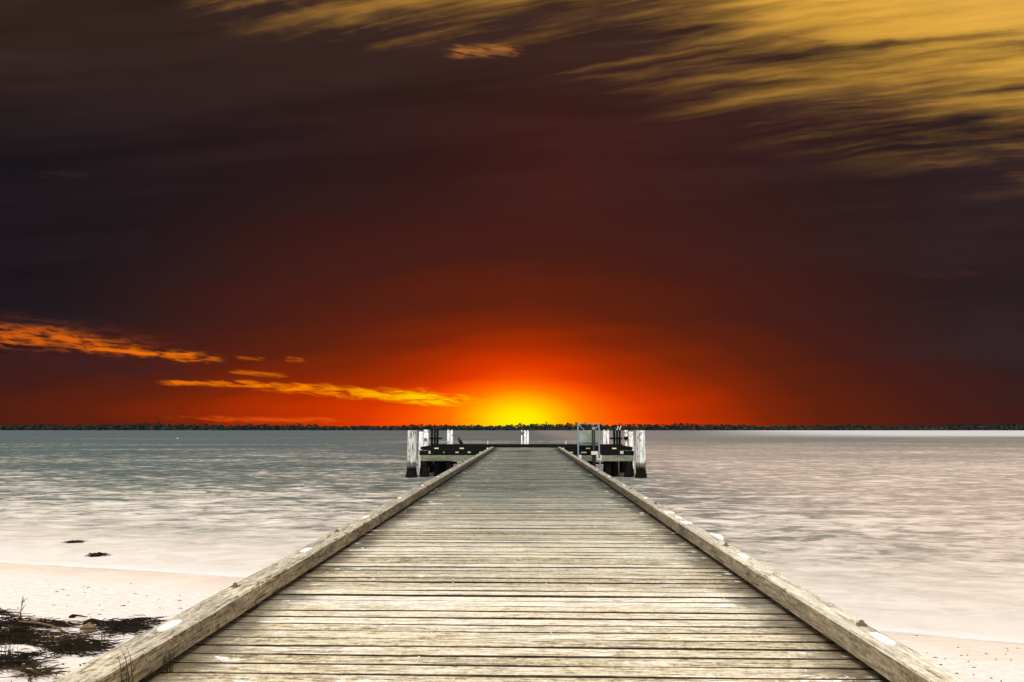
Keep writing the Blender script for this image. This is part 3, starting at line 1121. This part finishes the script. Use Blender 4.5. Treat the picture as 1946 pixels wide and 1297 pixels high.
mb = MB(); mb.box(((sx_(1099) + sx_(1134.6)) / 2, SY + 0.06, (sz_(818) + sz_(845.5)) / 2), (sx_(1134.6) - sx_(1099), 0.02, sz_(818) - sz_(845.5))); spart(mb, 'sign_panel', M_PANEL)
mb = MB(); mb.tube([(sx_(1125.5), SY - 0.24, -1.2), (sx_(1125.5), SY - 0.24, sz_(818))], 0.115, 14); spart(mb, 'dark_post', M_BLACK, True)
mb = MB(); mb.tube([(sx_(1125.5), SY - 0.24, sz_(818) + 0.002), (sx_(1125.5), SY - 0.24, sz_(812))], 0.11, 14); spart(mb, 'post_cap', M_STEEL, True)
mb = MB(); mb.box((sx_(1126.5), SY - 0.30, sz_(859.6)), (0.44, 0.30, 0.22)); spart(mb, 'clamp', M_PALEBLOCK)
for px, wd in ((1100.5, .17), (1135.5, .36)):
    mb = MB(); mb.box((sx_(px), SY + 0.06, sz_(868.5)), (wd, 0.2, 0.36)); spart(mb, 'foot_bracket', M_PALEBLOCK)
mb = MB(); mb.bar((sx_(1138), SY - 0.02, sz_(873)), (sx_(1134), SY - 0.02, -1.0), 0.09, 0.09); spart(mb, 'raking_leg', M_STEEL)

# ------------------------------------------------------------------ birds
bx = (875 - 1001) / 1297.0 * (Y2 - 0.12)
cz = HKT + 0.06
bird = root('cormorant', (bx, Y2 - 0.12, cz), 'black cormorant perched upright on the back kerb of the jetty head', 'bird')
mb = MB()
spine = [((0.27, 0.02, -0.03), 0.03), ((0.20, 0.01, 0.03), 0.045), ((0.10, 0, 0.10), 0.11), ((0.02, 0, 0.19), 0.135), ((-0.045, 0, 0.29), 0.11),
         ((-0.075, 0, 0.36), 0.065), ((-0.07, 0, 0.41), 0.052), ((-0.085, 0, 0.455), 0.055), ((-0.115, 0, 0.475), 0.06), ((-0.155, 0, 0.478), 0.03), ((-0.175, 0, 0.476), 0.014)]
mb.tube([p for p, _ in spine], [q for _, q in spine], 12, squash=0.9)
mb.build('body', M_FEATHER, bird, True)
mb = MB(); mb.tube([(-0.168, 0, 0.474), (-0.215, 0, 0.466), (-0.225, 0, 0.455)], [0.014, 0.009, 0.004], 6); mb.build('beak', M_BEAK, bird)
mb = MB(); mb.tube([(-0.10, 0, 0.50), (-0.07, 0, 0.535), (-0.03, 0, 0.55)], [0.02, 0.018, 0.005], 6); mb.build('crest', M_FEATHER, bird)
for s in (-1, 1):
    mb = MB(); mb.tube([(0.0, s * 0.085, 0.27), (0.07, s * 0.098, 0.17), (0.17, s * 0.07, 0.06), (0.24, s * 0.03, 0.0)], [0.03, 0.055, 0.04, 0.01], 8, squash=0.4); mb.build('wing', M_FEATHER, bird, True)
    mb = MB(); mb.tube([(0.03, s * 0.04, 0.11), (0.02, s * 0.045, 0.0)], 0.014, 6); mb.box((-0.01, s * 0.05, 0.006), (0.09, 0.05, 0.012)); mb.build('foot', M_BEAK, bird)

p = on_z(338, 834, 0.0)
gull = root('seagull', (p.x, p.y, 0), 'tiny white seabird floating on the open water', 'bird')
mb = MB()
mb.tube([(0.34, 0, 0.12), (0.2, 0, 0.10), (0.05, 0, 0.08), (-0.13, 0, 0.10), (-0.2, 0, 0.2), (-0.23, 0, 0.29), (-0.30, 0, 0.30)], [0.03, 0.10, 0.15, 0.12, 0.07, 0.075, 0.03], 10)
mb.build('body', M_GULL, gull, True)
mb = MB(); mb.tube([(-0.31, 0, 0.295), (-0.39, 0, 0.28)], [0.02, 0.006], 6); mb.build('beak', M_REFL, gull)
for s in (-1, 1):
    mb = MB(); mb.tube([(-0.05, s * 0.13, 0.14), (0.15, s * 0.13, 0.16), (0.4, s * 0.05, 0.15)], [0.05, 0.06, 0.01], 8, squash=0.4); mb.build('wing', M_GULLWING, gull, True)

# ------------------------------------------------------------------ wrack, weed and grass on the sand
def ground(px, py):
    z = 0.6
    for _ in range(12):
        p = on_z(px, py, z)
        z = sand_z(p.x, p.y)
    return Vector((p.x, p.y, z))


wr = random.Random(77)


def strands(mb, n, box, lift=0.05, ln=(0.12, 0.55), wd=(0.003, 0.007), flat=True, ell=True):
    """thin three-sided curling ribbons strewn over a patch (x0, x1, y0, y1)"""
    x0, x1, y0, y1 = box
    for _ in range(int(n * 0.62)):
        if ell:
            a, q = wr.uniform(0, 2 * math.pi), math.sqrt(wr.random())
            x = (x0 + x1) / 2 + math.cos(a) * q * wr.uniform(0.7, 1.15) * (x1 - x0) / 2
            y = (y0 + y1) / 2 + math.sin(a) * q * (y1 - y0) / 2
            hm = 1.6 * lift * (1 - q * q) + 0.010
        else:
            x, y, hm = wr.uniform(x0, x1), wr.uniform(y0, y1), lift
        hd = wr.gauss(0, 0.55) + (math.pi if wr.random() < 0.5 else 0)
        L = wr.uniform(*ln)
        w_ = wr.uniform(*wd)
        pts = []
        zo = wr.uniform(0, hm)
        pitch = wr.uniform(-0.3, 0.3)
        ns = 5
        for k in range(ns):
            pts.append((x, y, sand_z(x, y, False) + 0.006 + max(0, zo + pitch * L * (k / ns - 0.5) * 0.5 + wr.uniform(-.006, .006))))
            hd += wr.uniform(-0.55, 0.55)
            x += math.cos(hd) * L / ns
            y += math.sin(hd) * L / ns
        mb.tube(pts, [w_ * q for q in (0.7, 1, 1, 0.9, 0.4)], 3, cap=False)


def weed(patches, label, mat=M_WEED, name='seaweed_clump', group='dark seaweed washed up on the beach'):
    """patches = (px0, px1, py0, py1, n, lift) in the view; built on the sand at that place"""
    mb = MB()
    first = None
    for (a, b_, c, d, n, lift) in patches:
        pm = ground((a + b_) / 2, (c + d) / 2)
        xl, xr_ = ground(a, (c + d) / 2).x, ground(b_, (c + d) / 2).x
        yf, yn = ground((a + b_) / 2, c).y, ground((a + b_) / 2, d).y
        strands(mb, n, (xl, xr_, yn, yf), lift)
        first = first or pm
    mb.v = [(q[0] - first.x, q[1] - first.y, q[2] - first.z) for q in mb.v]
    o = mb.build(name, mat, None, loc=first)
    return tag(o, label, 'seaweed', group)


weed([(-60, 70, 1198, 1232, 560, .09), (-30, 32, 1176, 1198, 230, .09), (-20, 50, 1240, 1272, 200, .05), (30, 140, 1222, 1240, 150, .05), (10, 110, 1206, 1226, 150, .04)],
     'largest tangled heap of dark seaweed, with the dead stalk standing in it')
weed([(20, 125, 1185, 1192, 220, .04), (60, 140, 1191, 1197, 60, .03)], 'long thin dark seaweed strip along the top of the largest heap')
weed([(100, 200, 1228, 1246, 230, .06), (70, 190, 1232, 1252, 90, .03)], 'flat dark seaweed bank touching the outer side of the kerb, with a dry sprig')
weed([(208, 272, 1188, 1208, 260, .07), (200, 285, 1190, 1212, 70, .03)], 'rounded dark seaweed lump against the outer side of the kerb near the stone')
weed([(188, 218, 1184, 1193, 110, .06)], 'small dark seaweed tuft between the stone and the rounded lump')
weed([(254, 300, 1178, 1188, 90, .04)], 'narrow dark seaweed strip slanting up to the kerb by the oval white pad')
weed([(110, 150, 1213, 1226, 130, .04)], 'small brownish seaweed scrap on pale sand in the middle of the wrack', M_WEED2)
weed([(18, 40, 1262, 1276, 90, .05)], 'small seaweed scrap on the rough sand below the largest heap')
weed([(55, 85, 1278, 1290, 100, .06)], 'low brown seaweed sprig near the lower edge of the beach', M_WEED2)
weed([(-10, 6, 1163, 1170, 60, .04)], 'tiny dark seaweed scrap alone on clean sand above the heap')


def lump(px, py, sx, sy_, h, label, z=0.0):
    p = on_z(px, py, z)
    mb = MB()
    nr, ns = 5, 14
    vs = [(0, 0, h)]
    fs = []
    for i in range(1, nr + 1):
        for k in range(ns):
            t = 2 * math.pi * k / ns
            q = i / nr
            j = wr.uniform(0.75, 1.2)
            vs.append((math.cos(t) * sx * q * j, math.sin(t) * sy_ * q * j, h * (1 - q ** 2) * wr.uniform(0.5, 1.1) - 0.02 * (i == nr)))
    for k in range(ns):
        fs.append((0, 1 + k, 1 + (k + 1) % ns))
    for i in range(nr - 1):
        for k in range(ns):
            a, b_ = 1 + i * ns + k, 1 + i * ns + (k + 1) % ns
            fs.append((a, a + ns, b_ + ns, b_))
    mb.add(vs, fs)
    for _ in range(60):
        a, q = wr.uniform(0, 6.28), wr.uniform(0.2, 1.1)
        x, y = math.cos(a) * sx * q, math.sin(a) * sy_ * q
        mb.tube([(x, y, h * 0.4), (x + wr.uniform(-.1, .1), y + wr.uniform(-.06, .06), h * wr.uniform(0.5, 1.2)), (x + wr.uniform(-.25, .25), y + wr.uniform(-.1, .1), 0.01)], [0.006, 0.008, 0.003], 3, cap=False)
    o = mb.build('floating_weed', M_WEED, None, loc=p)
    return tag(o, label, 'seaweed', 'seaweed lumps in the shallow water')


lump(142, 1031, .19, .20, .035, 'long flat dark weed lump awash furthest out in the shallows')
lump(183, 1057, .17, .17, .07, 'dark ragged weed lump standing in the shallows close to the wet sand')

# stone, shell, curled leaf, stick, stalk
p = ground(167, 1201)
mb = MB()
mb.tube([(-0.11, 0, 0.03), (-0.07, 0, 0.05), (0.0, 0, 0.065), (0.07, 0, 0.05), (0.11, 0.01, 0.03)], [0.012, 0.035, 0.05, 0.04, 0.012], 10)
tag(mb.build('beach_stone', M_STONE, None, True, p), 'rounded tan stone lying among the seaweed beside the kerb', 'stone')
p = ground(172, 1193)
mb = MB()
mb.tube([(0.10 * math.cos(R(a)), 0.02, 0.02 + 0.075 * math.sin(R(a))) for a in range(0, 181, 20)], [0.012] + [0.024] * 8 + [0.012], 6)
tag(mb.build('curled_kelp', M_WEED, None, True, p), 'dark curled arch of kelp just above the tan stone', 'kelp')
p = ground(147, 1188)
mb = MB()
mb.tube([(0.075 * math.cos(R(a)), 0.06 * math.sin(R(a)), 0.012 + 0.008 * math.sin(R(a * 2))) for a in range(0, 331, 30)], 0.008, 5)
tag(mb.build('dry_leaf', M_STICK, None, True, p), 'small pale ring shaped dry leaf above the wrack', 'leaf')
p = ground(152, 1175)
mb = MB()
mb.tube([(-0.15, -0.02, 0.015), (-0.11, 0, 0.03), (-0.05, 0.01, 0.035), (0.02, 0, 0.03), (0.12, -0.01, 0.02)], [0.02, 0.03, 0.014, 0.012, 0.006], 6)
tag(mb.build('dark_twig', M_WEED, None, True, p), 'short dark forked twig alone on the clean sand', 'twig')
a, b_ = ground(35, 1194), ground(132, 1208)
mb = MB()
d = b_ - a
mb.tube([Vector((0, 0, .09)), d * .3 + Vector((0, .05, .09)), d * .6 + Vector((0, .06, .07)), d * .85 + Vector((0, .02, .04)), d + Vector((0, 0, .02))], [.010, .013, .012, .010, .005], 8)
tag(mb.build('driftwood_branch', M_STICK, None, True, a), 'thin bent brown branch lying across the seaweed heap', 'driftwood')
p = ground(37, 1190)
stalk = root('dead_stalk', p, 'thin dead grass stalk standing upright in the largest seaweed heap', 'stalk')
mb = MB(); mb.tube([(0, 0, -.03), (0.005, 0, .1), (0.0, 0, .2), (.018, 0, .3), (.026, 0, .40)], [.007, .006, .005, .0045, .002], 5); mb.build('stem', M_GRASS, stalk)
for z0, dx1, dz1 in ((.2, .05, .09), (.26, -.03, .07), (.31, .06, .06), (.12, .05, -.1), (.1, -.02, .09), (.33, -.02, .06)):
    mb = MB(); mb.tube([(.012, 0, z0), (.012 + dx1 * .5, 0.01, z0 + dz1 * .7), (.012 + dx1, .015, z0 + dz1)], [.005, .004, .0015], 4); mb.build('leaf', M_GRASS, stalk)

def tuft(loc, blades, label, hgt=(0.12, 0.3), spread=0.05, name='grass_tuft', mat=M_GRASS):
    rt = root(name, loc, label, 'grass')
    for _ in range(blades):
        a, q = wr.uniform(0, 6.28), wr.uniform(0, spread)
        x, y = math.cos(a) * q, math.sin(a) * q
        h = wr.uniform(*hgt)
        lx, ly = wr.uniform(-.3, .3) * h, wr.uniform(-.3, .3) * h
        mb = MB()
        mb.tube([(x, y, -0.03), (x + lx * .2, y + ly * .2, h * .45), (x + lx * .55, y + ly * .55, h * .8), (x + lx, y + ly, h)], [.003, .003, .0022, .0006], 3)
        mb.build('blade', mat, rt)
    return rt


p = on_z(316, 1279, DECK)
tuft((max(p.x, XL + 0.03), p.y, DECK), 15, 'tuft of grass blades growing up between the deck and the kerb', (0.05, 0.17), 0.03)
p = on_z(246, 1304, DECK)
tuft((XL + 0.05, 3.95, DECK), 5, 'few long thin grass blades rising in front of the kerb at its near end', (0.16, 0.3), 0.07)
p = ground(198, 1229)
tuft(p + Vector((0, 0, 0.02)), 12, 'dry branching sprig on the seaweed bank beside the kerb', (0.08, 0.26), 0.05, 'dry_sprig')
p = ground(14, 1250)
tuft(p + Vector((0, 0, 0.0)), 16, 'short dark grass clump on the sand below the seaweed heap', (0.1, 0.24), 0.12)
p = ground(67, 1285)
tuft(p, 9, 'tiny grass sprig on the sand near the foot of the kerb', (0.05, 0.15), 0.06)

# loose scraps on the sand
mb = MB()
for _ in range(230):
    near = wr.random() < 0.85
    if near:
        p = ground(wr.uniform(-20, 300), wr.uniform(1180, 1300))
    else:
        q = on_z(wr.uniform(0, 440), wr.uniform(1085, 1180), 0.4)
        p = Vector((q.x, q.y, sand_z(q.x, q.y)))
    if p.x > XL - 0.3:
        continue
    a, L = wr.gauss(0, 0.6), wr.uniform(0.015, 0.10) * (1 if near else 0.5)
    dx, dy = math.cos(a) * L, math.sin(a) * L
    mb.tube([(p.x - dx, p.y - dy, p.z + .004), (p.x, p.y + wr.uniform(-.01, .01), p.z + wr.uniform(.006, .02)), (p.x + dx, p.y + dy, p.z + .003)], [.002, wr.uniform(.003, .008), .002], 3, cap=False)
for _ in range(60):
    px, py = wr.uniform(1600, 1946), wr.uniform(1195, 1297)
    p = ground(px, py)
    a, L = wr.gauss(0, 0.6), wr.uniform(0.008, 0.03)
    mb.tube([(p.x - math.cos(a) * L, p.y - math.sin(a) * L, p.z + .004), (p.x, p.y, p.z + .01), (p.x + math.cos(a) * L, p.y + math.sin(a) * L, p.z + .003)], [.003, .006, .003], 3, cap=False)
tag(mb.build('beach_debris', M_WEED2), 'scattered dark scraps of weed on the pale sand', 'debris', kind='stuff')
